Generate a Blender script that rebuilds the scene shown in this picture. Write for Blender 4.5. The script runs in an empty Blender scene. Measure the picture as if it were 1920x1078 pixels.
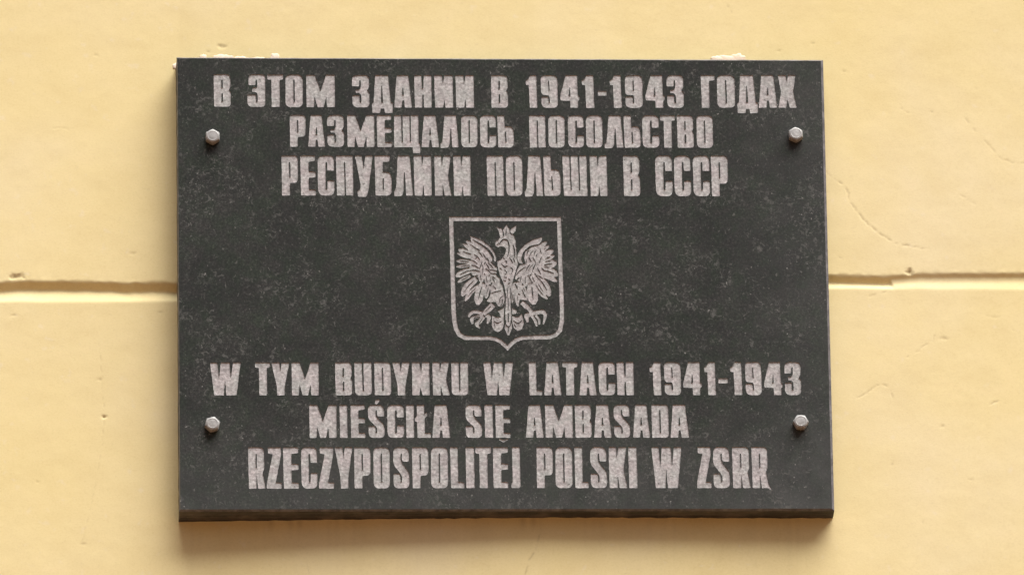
import bpy, math, random
import numpy as np
from mathutils import Vector, Matrix
from mathutils.geometry import delaunay_2d_cdt

# ------------------------------------------------------------------ camera, sky, sun, exposure
sc = bpy.context.scene
C = sc.collection
W_PL, H_PL = 0.80, 0.5990
CAM_AZ, CAM_EL, CAM_D = math.radians(3.0), math.radians(22.5), 14.0

# outline of the slab face in photograph pixels (TL, TR, BR, BL)
CORN = np.array([[331.0, 107.0], [1543.5, 112.0], [1564.5, 956.0], [336.0, 957.5]])


def cam_frame(p):
    c = np.array([-math.sin(CAM_AZ) * math.cos(CAM_EL) * CAM_D,
                  -math.cos(CAM_AZ) * math.cos(CAM_EL) * CAM_D,
                  -math.sin(CAM_EL) * CAM_D])
    fw = np.array([p[0], 0, p[1]]) - c
    fw /= np.linalg.norm(fw)
    r = np.cross(fw, [0, 0, 1]); r /= np.linalg.norm(r)
    u = np.cross(r, fw)
    cr, sr = math.cos(p[2]), math.sin(p[2])
    return c, fw, cr * r + sr * u, -sr * r + cr * u, p[3]


def project(X, fr):
    c, fw, r, u, f = fr
    d = X - c
    w = d @ fw
    return np.stack([960 + f * 1920 * (d @ r) / w, 539 - f * 1920 * (d @ u) / w], -1)


def _res(p):
    X = np.array([[-W_PL / 2, 0, p[4] / 2], [W_PL / 2, 0, p[4] / 2],
                  [W_PL / 2, 0, -p[4] / 2], [-W_PL / 2, 0, -p[4] / 2]])
    return (project(X, cam_frame(p)) - CORN).ravel()


_p = np.array([0, 0, 0, 10.0, 0.6])
for _ in range(30):
    _r = _res(_p)
    _J = np.array([(_res(_p + np.eye(5)[k] * 1e-6) - _r) / 1e-6 for k in range(5)]).T
    _p = _p - np.linalg.lstsq(_J, _r, rcond=None)[0]
FR = cam_frame(_p)

cam_data = bpy.data.cameras.new('camera')
cam = bpy.data.objects.new('camera', cam_data)
C.objects.link(cam)
_c, _fw, _rt, _up, _f = FR
M = Matrix(((_rt[0], _up[0], -_fw[0], _c[0]), (_rt[1], _up[1], -_fw[1], _c[1]),
            (_rt[2], _up[2], -_fw[2], _c[2]), (0, 0, 0, 1)))
cam.matrix_world = M
cam_data.sensor_width = 36.0
cam_data.lens = 36.0 * _f
cam_data.clip_start = 0.1
cam_data.clip_end = 200.0
sc.camera = cam

SUN_DIR = Vector((0.24, -0.155, 0.85)).normalized()
sun_el = math.asin(SUN_DIR.z)
sun_az = math.atan2(SUN_DIR.x, SUN_DIR.y)
world = bpy.data.worlds.new('World')
sc.world = world
world.use_nodes = True
wn = world.node_tree
wn.nodes.clear()
sky = wn.nodes.new('ShaderNodeTexSky')
sky.sky_type = 'NISHITA'
sky.sun_disc = False
sky.sun_elevation = sun_el
sky.sun_rotation = sun_az
sky.air_density = 1.0
sky.dust_density = 10.0
sky.ozone_density = 0.2
bg = wn.nodes.new('ShaderNodeBackground')
bg.inputs['Strength'].default_value = 0.05
wo = wn.nodes.new('ShaderNodeOutputWorld')
wn.links.new(sky.outputs[0], bg.inputs['Color'])
wn.links.new(bg.outputs[0], wo.inputs['Surface'])

sl = bpy.data.lights.new('sun', 'SUN')
sl.energy = 5.0
sl.angle = math.radians(60)
sl.color = (1.0, 1.0, 1.0)
sun = bpy.data.objects.new('sun', sl)
C.objects.link(sun)
sun.rotation_euler = SUN_DIR.to_track_quat('Z', 'Y').to_euler()
sun.location = SUN_DIR * 5

sc.view_settings.view_transform = 'Standard'
sc.view_settings.look = 'None'
sc.view_settings.exposure = 0.97
sc.view_settings.gamma = 1.0
sc.view_settings.use_curve_mapping = False

# ------------------------------------------------------------------ helpers
rng = random.Random(7)
nrng = np.random.RandomState(11)


def P(px, py, y=0.0):
    """photograph pixel -> point on the vertical plane Y = y"""
    d = _fw + _rt * ((px - 960) / (_f * 1920)) + _up * ((539 - py) / (_f * 1920))
    t = (y - _c[1]) / d[1]
    q = _c + d * t
    return (q[0], y, q[2])


def Pn(a, y=0.0):
    a = np.asarray(a, float)
    d = _fw[None] + _rt[None] * ((a[:, 0:1] - 960) / (_f * 1920)) + _up[None] * ((539 - a[:, 1:2]) / (_f * 1920))
    t = (y - _c[1]) / d[:, 1:2]
    q = _c[None] + d * t
    q[:, 1] = y
    return q


def mesh_obj(name, verts, faces, mat, parent=None, smooth=False):
    me = bpy.data.meshes.new(name)
    me.from_pydata([tuple(map(float, v)) for v in verts], [], faces)
    me.update()
    if smooth:
        me.polygons.foreach_set('use_smooth', [True] * len(me.polygons))
    o = bpy.data.objects.new(name, me)
    if mat:
        me.materials.append(mat)
    C.objects.link(o)
    if parent:
        o.parent = parent
    return o


def empty(name, loc=(0, 0, 0), parent=None):
    o = bpy.data.objects.new(name, None)
    o.empty_display_size = 0.05
    o.location = loc
    C.objects.link(o)
    if parent:
        o.parent = parent
    return o


# ------------------------------------------------------------------ materials
def new_mat(name):
    m = bpy.data.materials.new(name)
    m.use_nodes = True
    nt = m.node_tree
    return m, nt, nt.nodes['Principled BSDF']


def nd(nt, typ, **kw):
    n = nt.nodes.new(typ)
    for k, v in kw.items():
        if k.startswith('i_'):
            n.inputs[k[2:].replace('_', ' ')].default_value = v
        else:
            setattr(n, k, v)
    return n


def noise(nt, vec, scale, detail=4.0, rough=0.55, dist=0.0):
    n = nd(nt, 'ShaderNodeTexNoise')
    n.inputs['Scale'].default_value = scale
    n.inputs['Detail'].default_value = detail
    n.inputs['Roughness'].default_value = rough
    n.inputs['Distortion'].default_value = dist
    nt.links.new(vec, n.inputs['Vector'])
    return n.outputs['Fac']


def ramp(nt, fac, stops):
    r = nd(nt, 'ShaderNodeValToRGB')
    e = r.color_ramp.elements
    while len(e) > 1:
        e.remove(e[0])
    e[0].position = stops[0][0]; e[0].color = (*stops[0][1], 1)
    for p, c in stops[1:]:
        x = e.new(p); x.color = (*c, 1)
    nt.links.new(fac, r.inputs[0])
    return r.outputs[0]


def mix(nt, fac, a, b, mode='MIX'):
    m = nd(nt, 'ShaderNodeMix', data_type='RGBA', blend_type=mode)
    for s, v in ((m.inputs[0], fac), (m.inputs[6], a), (m.inputs[7], b)):
        if isinstance(v, (int, float)):
            s.default_value = v
        elif isinstance(v, tuple):
            s.default_value = (*v, 1)
        else:
            nt.links.new(v, s)
    return m.outputs[2]


def mapping(nt, vec, scale=(1, 1, 1), loc=(0, 0, 0)):
    m = nd(nt, 'ShaderNodeMapping')
    m.inputs['Scale'].default_value = scale
    m.inputs['Location'].default_value = loc
    nt.links.new(vec, m.inputs['Vector'])
    return m.outputs[0]


def bump(nt, b, h, strength, dist):
    n = nd(nt, 'ShaderNodeBump')
    n.inputs['Strength'].default_value = strength
    n.inputs['Distance'].default_value = dist
    nt.links.new(h, n.inputs['Height'])
    nt.links.new(n.outputs[0], b.inputs['Normal'])


def G(v):
    return (v, v, v)


def granite_material():
    m, nt, b = new_mat('dark_granite')
    co = nd(nt, 'ShaderNodeTexCoord').outputs['Object']
    base = ramp(nt, noise(nt, co, 330, 3, 0.75), [(0.28, (0.007, 0.008, 0.0065)), (0.48, (0.0155, 0.0175, 0.0145)), (0.62, (0.026, 0.0275, 0.024)), (0.76, (0.070, 0.069, 0.064))])
    tint = ramp(nt, noise(nt, co, 55, 3, 0.55), [(0.36, (0.90, 1.05, 0.90)), (0.5, G(1.0)), (0.64, (1.08, 0.98, 1.06))])
    c = mix(nt, 1.0, base, tint, 'MULTIPLY')
    cloud = ramp(nt, noise(nt, co, 15, 6, 0.70, 0.6), [(0.42, G(0.0)), (0.66, G(1.0))])
    c = mix(nt, cloud, c, mix(nt, 1.0, c, (1.6, 1.58, 1.56), 'MULTIPLY'))
    # dusty film, thicker towards the lower and right rims where rain leaves it
    sep = nd(nt, 'ShaderNodeSeparateXYZ')
    nt.links.new(co, sep.inputs[0])
    mz = nd(nt, 'ShaderNodeMapRange', interpolation_type='SMOOTHSTEP')
    mz.inputs[1].default_value = -0.14; mz.inputs[2].default_value = -0.30; mz.inputs[3].default_value = 0.0; mz.inputs[4].default_value = 0.5
    nt.links.new(sep.outputs[2], mz.inputs[0])
    mx = nd(nt, 'ShaderNodeMapRange', interpolation_type='SMOOTHSTEP')
    mx.inputs[1].default_value = 0.24; mx.inputs[2].default_value = 0.41; mx.inputs[3].default_value = 0.0; mx.inputs[4].default_value = 0.4
    nt.links.new(sep.outputs[0], mx.inputs[0])
    sm = nd(nt, 'ShaderNodeMath', operation='ADD')
    nt.links.new(mz.outputs[0], sm.inputs[0]); nt.links.new(mx.outputs[0], sm.inputs[1])
    fm = nd(nt, 'ShaderNodeMath', operation='MULTIPLY')
    nt.links.new(sm.outputs[0], fm.inputs[0]); nt.links.new(noise(nt, co, 28, 5, 0.65), fm.inputs[1])
    c = mix(nt, fm.outputs[0], c, (0.095, 0.097, 0.092))
    area = ramp(nt, noise(nt, mapping(nt, co, (1, 1, 1), (3.1, 0, 1.7)), 24, 4, 0.62, 0.6), [(0.47, G(0.0)), (0.58, G(1.0))])
    mk = ramp(nt, noise(nt, co, 170, 4, 0.7, 0.8), [(0.53, G(0.0)), (0.63, G(1.0))])
    c = mix(nt, mix(nt, 1.0, mk, area, 'MULTIPLY'), c, (0.086, 0.086, 0.079))
    mk3 = ramp(nt, noise(nt, mapping(nt, co, (1, 1, 0.6), (9, 0, 4)), 210, 3, 0.6, 0.5), [(0.665, G(0.0)), (0.72, G(0.7))])
    c = mix(nt, mk3, c, (0.115, 0.113, 0.104))
    mk4 = ramp(nt, noise(nt, mapping(nt, co, (1, 1, 0.8), (2, 0, 14)), 290, 2, 0.6), [(0.69, G(0.0)), (0.75, G(1.0))])
    c = mix(nt, mix(nt, 1.0, mk4, ramp(nt, area, [(0.0, G(0.35)), (1.0, G(1.0))]), 'MULTIPLY'), c, (0.24, 0.235, 0.22))
    nt.links.new(c, b.inputs['Base Color'])
    b.inputs['Roughness'].default_value = 0.7
    b.inputs['Specular IOR Level'].default_value = 0.2
    bump(nt, b, noise(nt, co, 500, 3, 0.6), 0.25, 0.0004)
    return m


def side_material():
    """sawn edge of the slab, dusty"""
    m, nt, b = new_mat('sawn_granite_edge')
    co = nd(nt, 'ShaderNodeTexCoord').outputs['Object']
    lay = noise(nt, mapping(nt, co, (3, 160, 160)), 1.6, 4, 0.6)
    c = ramp(nt, lay, [(0.3, (0.030, 0.028, 0.025)), (0.7, (0.095, 0.088, 0.078))])
    dust = ramp(nt, noise(nt, co, 30, 4, 0.6), [(0.45, G(0)), (0.75, G(1))])
    c = mix(nt, dust, c, (0.15, 0.13, 0.11))
    nt.links.new(c, b.inputs['Base Color'])
    b.inputs['Roughness'].default_value = 0.8
    b.inputs['Specular IOR Level'].default_value = 0.25
    bump(nt, b, lay, 0.6, 0.002)
    return m


def chamfer_material():
    m, nt, b = new_mat('sky_lit_arris')
    co = nd(nt, 'ShaderNodeTexCoord').outputs['Object']
    c = ramp(nt, noise(nt, co, 120, 4, 0.6), [(0.35, (0.075, 0.072, 0.074)), (0.65, (0.17, 0.162, 0.168))])  # paler, faintly purple: sky light on the bevel put into the colour
    nt.links.new(c, b.inputs['Base Color'])
    b.inputs['Roughness'].default_value = 0.4
    return m


def letter_material(name='sandblasted_stone', k=1.0):
    m, nt, b = new_mat(name)
    co = nd(nt, 'ShaderNodeTexCoord').outputs['Object']
    c = ramp(nt, noise(nt, co, 270, 3, 0.55), [(0.30, (0.29 * k, 0.275 * k, 0.27 * k)), (0.5, (0.415 * k, 0.398 * k, 0.39 * k)), (0.70, (0.58 * k, 0.555 * k, 0.545 * k))])
    tint = ramp(nt, noise(nt, co, 60, 2, 0.5), [(0.35, (0.96, 1.0, 0.985)), (0.65, (1.02, 0.99, 1.0))])
    c = mix(nt, 1.0, c, tint, 'MULTIPLY')
    dk = ramp(nt, noise(nt, mapping(nt, co, (1, 1, 1), (5, 0, 2)), 210, 2, 0.5), [(0.66, G(0)), (0.76, G(0.8))])
    c = mix(nt, dk, c, (0.16, 0.155, 0.15))
    big = ramp(nt, noise(nt, mapping(nt, co, (1, 1, 1), (8, 0, 8)), 75, 3, 0.6, 0.8), [(0.36, G(0.84)), (0.5, G(1.0)), (0.66, G(1.10))])
    c = mix(nt, 1.0, c, big, 'MULTIPLY')
    nt.links.new(c, b.inputs['Base Color'])
    b.inputs['Roughness'].default_value = 0.95
    b.inputs['Specular IOR Level'].default_value = 0.15
    bump(nt, b, noise(nt, co, 700, 2, 0.6), 0.5, 0.0006)
    return m


def metal_material():
    m, nt, b = new_mat('zinc_plated_steel')
    co = nd(nt, 'ShaderNodeTexCoord').outputs['Object']
    c = ramp(nt, noise(nt, co, 220, 4, 0.6), [(0.3, (0.27, 0.265, 0.255)), (0.7, (0.44, 0.435, 0.42))])
    nt.links.new(c, b.inputs['Base Color'])
    b.inputs['Metallic'].default_value = 0.15
    b.inputs['Roughness'].default_value = 0.6
    bump(nt, b, noise(nt, co, 300, 2, 0.5), 0.3, 0.0005)
    return m


def wall_material():
    m, nt, b = new_mat('yellow_limewash_plaster')
    co = nd(nt, 'ShaderNodeTexCoord').outputs['Object']
    n1 = noise(nt, co, 3.2, 4, 0.55, 0.3)
    c = ramp(nt, n1, [(0.32, (0.805, 0.668, 0.335)), (0.52, (0.81, 0.678, 0.362)), (0.70, (0.815, 0.692, 0.41))])
    n2 = noise(nt, mapping(nt, co, (1.0, 1, 1.6)), 22, 4, 0.6)
    c = mix(nt, 1.0, c, ramp(nt, n2, [(0.3, (0.965, 0.955, 0.94)), (0.55, G(1.0)), (0.75, (1.015, 1.01, 1.03))]), 'MULTIPLY')
    n3 = noise(nt, mapping(nt, co, (1.0, 1, 1.4), (7, 0, 3)), 95, 5, 0.65, 0.5)
    c = mix(nt, ramp(nt, n3, [(0.64, G(0)), (0.78, G(0.22))]), c, (0.50, 0.40, 0.24))
    n4 = noise(nt, mapping(nt, co, (1, 1, 1), (1, 4, 9)), 70, 2, 0.5)
    c = mix(nt, ramp(nt, n4, [(0.66, G(0)), (0.74, G(0.25))]), c, (0.84, 0.74, 0.58))
    n5 = noise(nt, mapping(nt, co, (1, 1, 1.3), (4, 0, 4)), 330, 3, 0.7)
    c = mix(nt, 1.0, c, ramp(nt, n5, [(0.3, (0.95, 0.94, 0.92)), (0.5, G(1.0)), (0.7, (1.02, 1.02, 1.04))]), 'MULTIPLY')
    at = nd(nt, 'ShaderNodeAttribute', attribute_name='wear')
    c = mix(nt, at.outputs['Fac'], c, (0.30, 0.21, 0.11))
    nt.links.new(c, b.inputs['Base Color'])
    b.inputs['Roughness'].default_value = 0.9
    b.inputs['Specular IOR Level'].default_value = 0.2
    h = nd(nt, 'ShaderNodeMath', operation='ADD')
    nt.links.new(noise(nt, co, 90, 5, 0.6), h.inputs[0])
    nt.links.new(noise(nt, mapping(nt, co, (1, 1, 1.7)), 420, 3, 0.6), h.inputs[1])
    bump(nt, b, h.outputs[0], 0.2, 0.0004)
    return m


def filler_material():
    m, nt, b = new_mat('bare_filler')
    co = nd(nt, 'ShaderNodeTexCoord').outputs['Object']
    c = ramp(nt, noise(nt, co, 160, 4, 0.6), [(0.3, (0.80, 0.62, 0.42)), (0.65, (0.83, 0.69, 0.56))])
    nt.links.new(c, b.inputs['Base Color'])
    b.inputs['Roughness'].default_value = 0.95
    bump(nt, b, noise(nt, co, 160, 3, 0.5), 0.15, 0.001)
    return m


M_GR, M_SIDE, M_CH = granite_material(), side_material(), chamfer_material()
M_LET, M_MET, M_WALL, M_FIL = letter_material(), metal_material(), wall_material(), filler_material()
M_EAG = letter_material('sandblasted_stone_fine', 0.92)


# ------------------------------------------------------------------ numpy noise
def vnoise(x, y, seed=0):
    xi = np.floor(x).astype(np.int64); yi = np.floor(y).astype(np.int64)
    xf = x - xi; yf = y - yi
    xf = xf * xf * (3 - 2 * xf); yf = yf * yf * (3 - 2 * yf)

    def h(a, b_):
        n = (a * 374761393 + b_ * 668265263 + seed * 982451653) & 0x7fffffff
        n = ((n ^ (n >> 13)) * 1274126177) & 0x7fffffff
        n = (n ^ (n >> 16)) & 0xffff
        return n / 65535.0
    return ((h(xi, yi) * (1 - xf) + h(xi + 1, yi) * xf) * (1 - yf) +
            (h(xi, yi + 1) * (1 - xf) + h(xi + 1, yi + 1) * xf) * yf) * 2 - 1


def fbm(x, y, seed=0, o=3):
    s, a = 0, 1.0
    for k in range(o):
        s = s + a * vnoise(x * 2 ** k, y * 2 ** k, seed + k)
        a *= 0.5
    return s


# ------------------------------------------------------------------ the wall
FACE_Y = 0.0


def wall_depth_smooth(px):
    return np.interp(px, [-2500, 0, 335, 700, 1000, 1500, 1600, 2500, 4500],
                     [0.036, 0.036, 0.036, 0.0285, 0.0240, 0.0265, 0.0275, 0.031, 0.031])


CRACKS = [
    (1.5, 0.55, [(1550, 325), (1566, 340), (1584, 350), (1590, 365), (1594, 382), (1605, 395), (1620, 415), (1640, 432), (1653, 443), (1680, 458), (1710, 464), (1755, 470)]),
    (1.3, 0.35, [(1810, 225), (1825, 243), (1850, 270), (1862, 284), (1875, 298), (1900, 307), (1925, 308)]),
    (1.3, 0.45, [(1604, 749), (1625, 738), (1640, 726), (1655, 722), (1668, 727), (1674, 750)]),
    (1.2, 0.40, [(1700, 670), (1720, 660), (1728, 652), (1748, 640), (1752, 630)]),
    (1.6, 0.50, [(1630, 558), (1645, 553), (1661, 548)]),
    (1.4, 0.50, [(1851, 762), (1860, 756), (1870, 753)]),
    (1.3, 0.45, [(1350, 2), (1360, 10), (1372, 28)]),
    (1.0, 0.30, [(152, 1020), (165, 965), (180, 900), (188, 850)]),
    (1.1, 0.35, [(186, 640), (190, 690), (196, 775), (192, 830)]),
    (1.5, 0.65, [(984, 1082), (993, 1050), (1003, 1036), (1012, 1000), (1016, 975)]),
    (1.6, 0.55, [(1913, 638), (1930, 650)]),
    (1.4, 0.40, [(1850, 592), (1860, 596), (1871, 595)]),
    (1.0, 0.35, [(1895, 613), (1902, 622)]),
    (1.0, 0.30, [(1568, 480), (1580, 488)]),
    (1.2, 0.35, [(1690, 205), (1700, 212), (1712, 214)]),
    (1.0, 0.25, [(100, 236), (125, 238), (140, 252)]),
    (1.2, 0.25, [(0, 566), (8, 570)]),
    (1.0, 0.35, [(1800, 366), (1815, 376), (1830, 384)]),
    (1.1, 0.5, [(505, 975), (508, 992)]),
    (1.0, 0.35, [(575, 1052), (580, 1078)]),
]
DENTS = [(1705, 510.5, 4.2, 1.0, 1.0), (30, 516, 5, 0.7, 0.7), (195, 778, 2.6, 0.7, 0.7), (188, 708, 2.2, 0.5, 0.5),
         (1767, 800, 3, 0.6, 0.35), (1770, 636, 3.2, 0.5, 0.4), (156, 1016, 2.5, 0.5, 0.5), (25, 588, 3, 0.5, 0.3),
         (249, 472, 3, 0.4, 0.3), (301, 582, 2.6, 0.4, 0.35), (412, 84, 3.0, 0.6, 0.45), (419, 86, 2.6, 0.6, 0.5),
         (390, 95, 2.2, 0.5, 0.5), (1583, 136, 2.2, 0.3, 0.3), (1524, 84, 2.0, 0.3, 0.3), (1460, 98, 3.0, 0.4, 0.3),
         (1747, 212, 2.0, 0.4, 0.35), (180, 100, 2, 0.3, 0.3), (70, 900, 2, 0.3, 0.3), (1820, 900, 2, 0.3, 0.3),
         (1672, 872, 2.2, 0.3, 0.3), (1730, 980, 2.0, 0.3, 0.3)]


def build_wall():
    yw = 0.030
    # plane coordinates of the photographed part
    a = P(-70, 1130, yw); b_ = P(1990, -60, yw)
    step = 0.66e-3 * 2.0
    x0, x1, z0, z1 = a[0] - 0.01, b_[0] + 0.01, a[2] - 0.02, b_[2] + 0.02

    def axis(lo, hi, far_lo, far_hi, st):
        mid = list(np.arange(lo, hi, st))
        l, d = [lo], st
        while l[-1] > far_lo:
            d *= 1.22
            l.append(l[-1] - d)
        h, d = [mid[-1]], st
        while h[-1] < far_hi:
            d *= 1.22
            h.append(h[-1] + d)
        return np.array(l[:0:-1] + mid + h[1:])
    xs = axis(x0, x1, -9, 9, step)
    zs = axis(z0, z1, -6.9, 6, step)
    X, Z = np.meshgrid(xs, zs)
    pts = np.stack([X.ravel(), np.full(X.size, yw), Z.ravel()], -1)
    px = project(pts, FR)
    U = px[:, 0].reshape(X.shape); V = px[:, 1].reshape(X.shape)
    Y = wall_depth_smooth(U)
    # groove between two plaster courses
    top = np.interp(U, [-3000, 0, 331, 1555, 1600, 1655, 1720, 1920, 5000], [519, 525, 525.5, 516.5, 517, 520, 514.5, 512.5, 500])
    wob = 2.2 * vnoise(U / 33, U * 0 + 3, 5) + 1.0 * vnoise(U / 11, U * 0 + 9, 6)
    wob = wob * np.interp(U, [0, 331, 1555, 1670, 1720], [1, 1, 0.35, 0.35, 0.25])
    top = top + wob
    low = np.interp(U, [-3000, 0, 331, 1555, 1920, 5000], [558, 562, 561, 541, 543.0, 560]) + 0.7 * vnoise(U / 41, U * 0 + 1, 8)
    t = (V - top)
    hgt = low - top
    # full V profile (left and up to the patch on the right)
    ap = 14.0 + 1.2 * vnoise(U / 23, U * 0 + 2, 12)
    ap = np.where(U > 1000, 12.5, ap)
    dep = np.where(U > 1000, 0.0062, 0.0072)
    prof = np.where(t < ap, t / ap, (hgt - t) / np.maximum(hgt - ap, 1))
    gv = np.clip(prof, 0, 1) * dep
    # filled profile: small lip, flat, lower bevel
    f_ap, f_fl = 6.0, 13.5
    pf = np.where(t < f_ap, t / f_ap * 0.0029, np.where(t < f_fl, 0.0029 + 0.0 * t, np.clip((hgt - t) / np.maximum(hgt - f_fl, 1), 0, 1) * 0.0029))
    gf = np.clip(pf, 0, 1)
    k = np.clip((U - 1666 - (V - 525) * 0.6) / 3.0, 0, 1)
    g = gv * (1 - k) + gf * k
    g = np.where((t > 0) & (t < hgt), g, 0)
    # worn, slightly rounded lips
    for _ in range(2):
        g[1:-1] = (g[:-2] + 2 * g[1:-1] + g[2:]) / 4
    Y = Y + g
    Y = Y + 0.00035 * np.exp(-np.abs(t) / 5) * vnoise(U / 9, V / 7, 31)
    # plaster undulation
    Y = Y + 0.0003 * fbm(X * 7, Z * 7, 2, 2) + 0.00006 * fbm(X * 42, Z * 52, 21, 3)
    wear = np.zeros_like(U)
    for w, amt, pl in CRACKS:
        pl = np.array(pl, float)
        # wiggle the line
        q = []
        for i in range(len(pl) - 1):
            n = max(2, int(np.hypot(*(pl[i + 1] - pl[i])) / 3))
            for j in range(n):
                q.append(pl[i] + (pl[i + 1] - pl[i]) * j / n)
        q.append(pl[-1]); q = np.array(q)
        q = q + nrng.uniform(-1.2, 1.2, q.shape)
        mnx, mxx, mny, mxy = q[:, 0].min() - 6, q[:, 0].max() + 6, q[:, 1].min() - 6, q[:, 1].max() + 6
        idx = np.where((U > mnx) & (U < mxx) & (V > mny) & (V < mxy))
        if len(idx[0]) == 0:
            continue
        pu, pv = U[idx], V[idx]
        dmin = np.full(pu.shape, 1e9)
        for i in range(len(q) - 1):
            a0, b0 = q[i], q[i + 1]
            ab = b0 - a0; L2 = max((ab ** 2).sum(), 1e-9)
            s = np.clip(((pu - a0[0]) * ab[0] + (pv - a0[1]) * ab[1]) / L2, 0, 1)
            dd = np.hypot(pu - a0[0] - s * ab[0], pv - a0[1] - s * ab[1])
            dmin = np.minimum(dmin, dd)
        f = np.exp(-(dmin / w) ** 2)
        brk = np.clip(0.50 + 0.9 * vnoise(pu / 7, pv / 7, 55) + 0.3 * vnoise(pu / 2.5, pv / 2.5, 56), 0, 1)
        wear[idx] = np.maximum(wear[idx], f * amt * brk * 0.55)
        Y[idx] += 0.0007 * f * amt * brk
    for cx, cy, r, dp, wr in DENTS:
        d = np.hypot((U - cx) * (0.75 + 0.3 * math.sin(cx)), (V - cy) * 1.15) * (1 + 0.45 * vnoise(U / 3.3, V / 3.3, 66))
        f = np.exp(-(d / r) ** 2)
        Y += (0.0026 if dp > 0.65 else 0.0007) * dp * f
        wear = np.maximum(wear, wr * 0.6 * f)
    # run-off dirt under the slab
    uw = np.clip((V - 962) / 8, 0, 1) * np.exp(-np.clip(V - 966, 0, 400) / 60.0) * ((U > 330) & (U < 1560))
    st = np.clip(vnoise(U / 26, V / 260, 77) * 0.9 + vnoise(U / 8, V / 160, 78) * 0.5, 0, 1)
    wear = np.maximum(wear, uw * st * 0.13)
    for cx in (508, 545, 562, 980, 1000):
        wear = np.maximum(wear, 0.22 * np.exp(-((U - cx) / 6) ** 2 - (np.clip(V - 978, 0, 900) / 14) ** 2) * (V > 960))
    ny, nx = X.shape
    co = np.stack([X, Y, Z], -1).reshape(-1, 3).astype(np.float32)
    i = np.arange(ny * nx).reshape(ny, nx)
    quads = np.stack([i[:-1, :-1], i[:-1, 1:], i[1:, 1:], i[1:, :-1]], -1).reshape(-1, 4)
    me = bpy.data.meshes.new('painted_wall')
    me.vertices.add(len(co)); me.vertices.foreach_set('co', co.ravel())
    me.loops.add(quads.size); me.loops.foreach_set('vertex_index', quads.ravel().astype(np.int32))
    me.polygons.add(len(quads))
    me.polygons.foreach_set('loop_start', np.arange(0, quads.size, 4, dtype=np.int32))
    me.polygons.foreach_set('loop_total', np.full(len(quads), 4, dtype=np.int32))
    me.polygons.foreach_set('use_smooth', np.ones(len(quads), dtype=bool))
    me.update(calc_edges=True)
    at = me.attributes.new('wear', 'FLOAT', 'POINT')
    at.data.foreach_set('value', wear.ravel().astype(np.float32))
    me.materials.append(M_WALL)
    o = bpy.data.objects.new('painted_wall', me)
    C.objects.link(o)
    o['label'] = 'weathered yellow plaster wall with one horizontal groove, carrying the dark stone plaque'
    o['category'] = 'wall'
    return o


wall = build_wall()


def bounce_sheet():  # unseen sheet, added and toned brown to bounce warm light up at the slab
    m, nt, b = new_mat('bounce_brown')
    co = nd(nt, 'ShaderNodeTexCoord').outputs['Object']
    c = ramp(nt, noise(nt, co, 3, 5, 0.6), [(0.3, (0.080, 0.036, 0.012)), (0.7, (0.105, 0.048, 0.016))])
    nt.links.new(c, b.inputs['Base Color'])
    b.inputs['Roughness'].default_value = 0.9
    o = mesh_obj('bounce_ground', [(-60, -60, -6.6), (60, -60, -6.6), (60, 0.6, -6.6), (-60, 0.6, -6.6)], [(0, 1, 2, 3)], m)
    o['kind'] = 'structure'


bounce_sheet()


def filler_patch(cx, cy, rx, ry, seed):
    """lump of bare pale filler squeezed out behind the slab edge"""
    yw = float(wall_depth_smooth(cx))
    r = random.Random(seed)
    n, rings = 26, 5
    ph = [r.uniform(0.68, 1.2) for _ in range(n)]
    ph = [(ph[k - 1] + ph[k] * 4 + ph[(k + 1) % n]) / 6 for k in range(n)]
    vs = [P(cx, cy, yw - 0.0009)]
    for j in range(1, rings + 1):
        q = j / rings
        for k in range(n):
            a = 2 * math.pi * k / n
            hh = 0.0009 * (1 - q ** 2.2) + r.uniform(-0.00008, 0.00008) - (0.0009 if j == rings else 0)
            vs.append(P(cx + rx * q * ph[k] * math.cos(a), cy + ry * q * ph[k] * math.sin(a), yw - hh))
    fs = [(0, 1 + (k + 1) % n, 1 + k) for k in range(n)]
    for j in range(rings - 1):
        for k in range(n):
            a0, a1 = 1 + j * n + k, 1 + j * n + (k + 1) % n
            fs.append((a0, a1, a1 + n, a0 + n))
    return mesh_obj('bare_plaster_patch', vs, fs, M_FIL, wall, True)


for k, a in enumerate([(381, 108, 8, 7), (418, 111, 27, 11), (452, 111, 20, 6), (516, 109, 11, 11), (1366, 113, 34, 12),
                       (1383, 110, 16, 11), (1346, 112, 16, 8), (330, 125, 7, 8), (484, 111, 22, 5)]):
    filler_patch(*a, seed=40 + k)


# ------------------------------------------------------------------ outlines
def rounded(pts, sx=1.0, default=1.3):
    """round polygon corners; pts = (x, y[, r])"""
    out = []
    n = len(pts)
    for i in range(n):
        p = np.array(pts[i][:2], float)
        r = pts[i][2] if len(pts[i]) > 2 else default
        a = np.array(pts[i - 1][:2], float); b_ = np.array(pts[(i + 1) % n][:2], float)
        da, db = np.hypot(*(a - p)), np.hypot(*(b_ - p))
        if da < 1e-6 or db < 1e-6:
            continue
        ra, rb = min(r, da * 0.48), min(r, db * 0.48)
        if r < 0.15:
            out.append(p); continue
        p0 = p + (a - p) / da * ra; p1 = p + (b_ - p) / db * rb
        m = 2 if r < 2.5 else 6
        for j in range(m + 1):
            t = j / m
            # between a quadratic curve and an arc
            out.append((1 - t) ** 2 * p0 + 2 * t * (1 - t) * p + t * t * p1)
    return out


def densify(pts, d=3.4):
    out = []
    n = len(pts)
    for i in range(n):
        a, b_ = np.array(pts[i]), np.array(pts[(i + 1) % n])
        L = np.hypot(*(b_ - a))
        m = max(1, int(L / d))
        for j in range(m):
            out.append(a + (b_ - a) * j / m)
    return out


def rect(x0, y0, x1, y1, r=1.0):
    return [(x0, y0, r), (x1, y0, r), (x1, y1, r), (x0, y1, r)]


# glyph: (box width, [outline, ...], [holes, ...]); height 60
GL = {}


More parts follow.
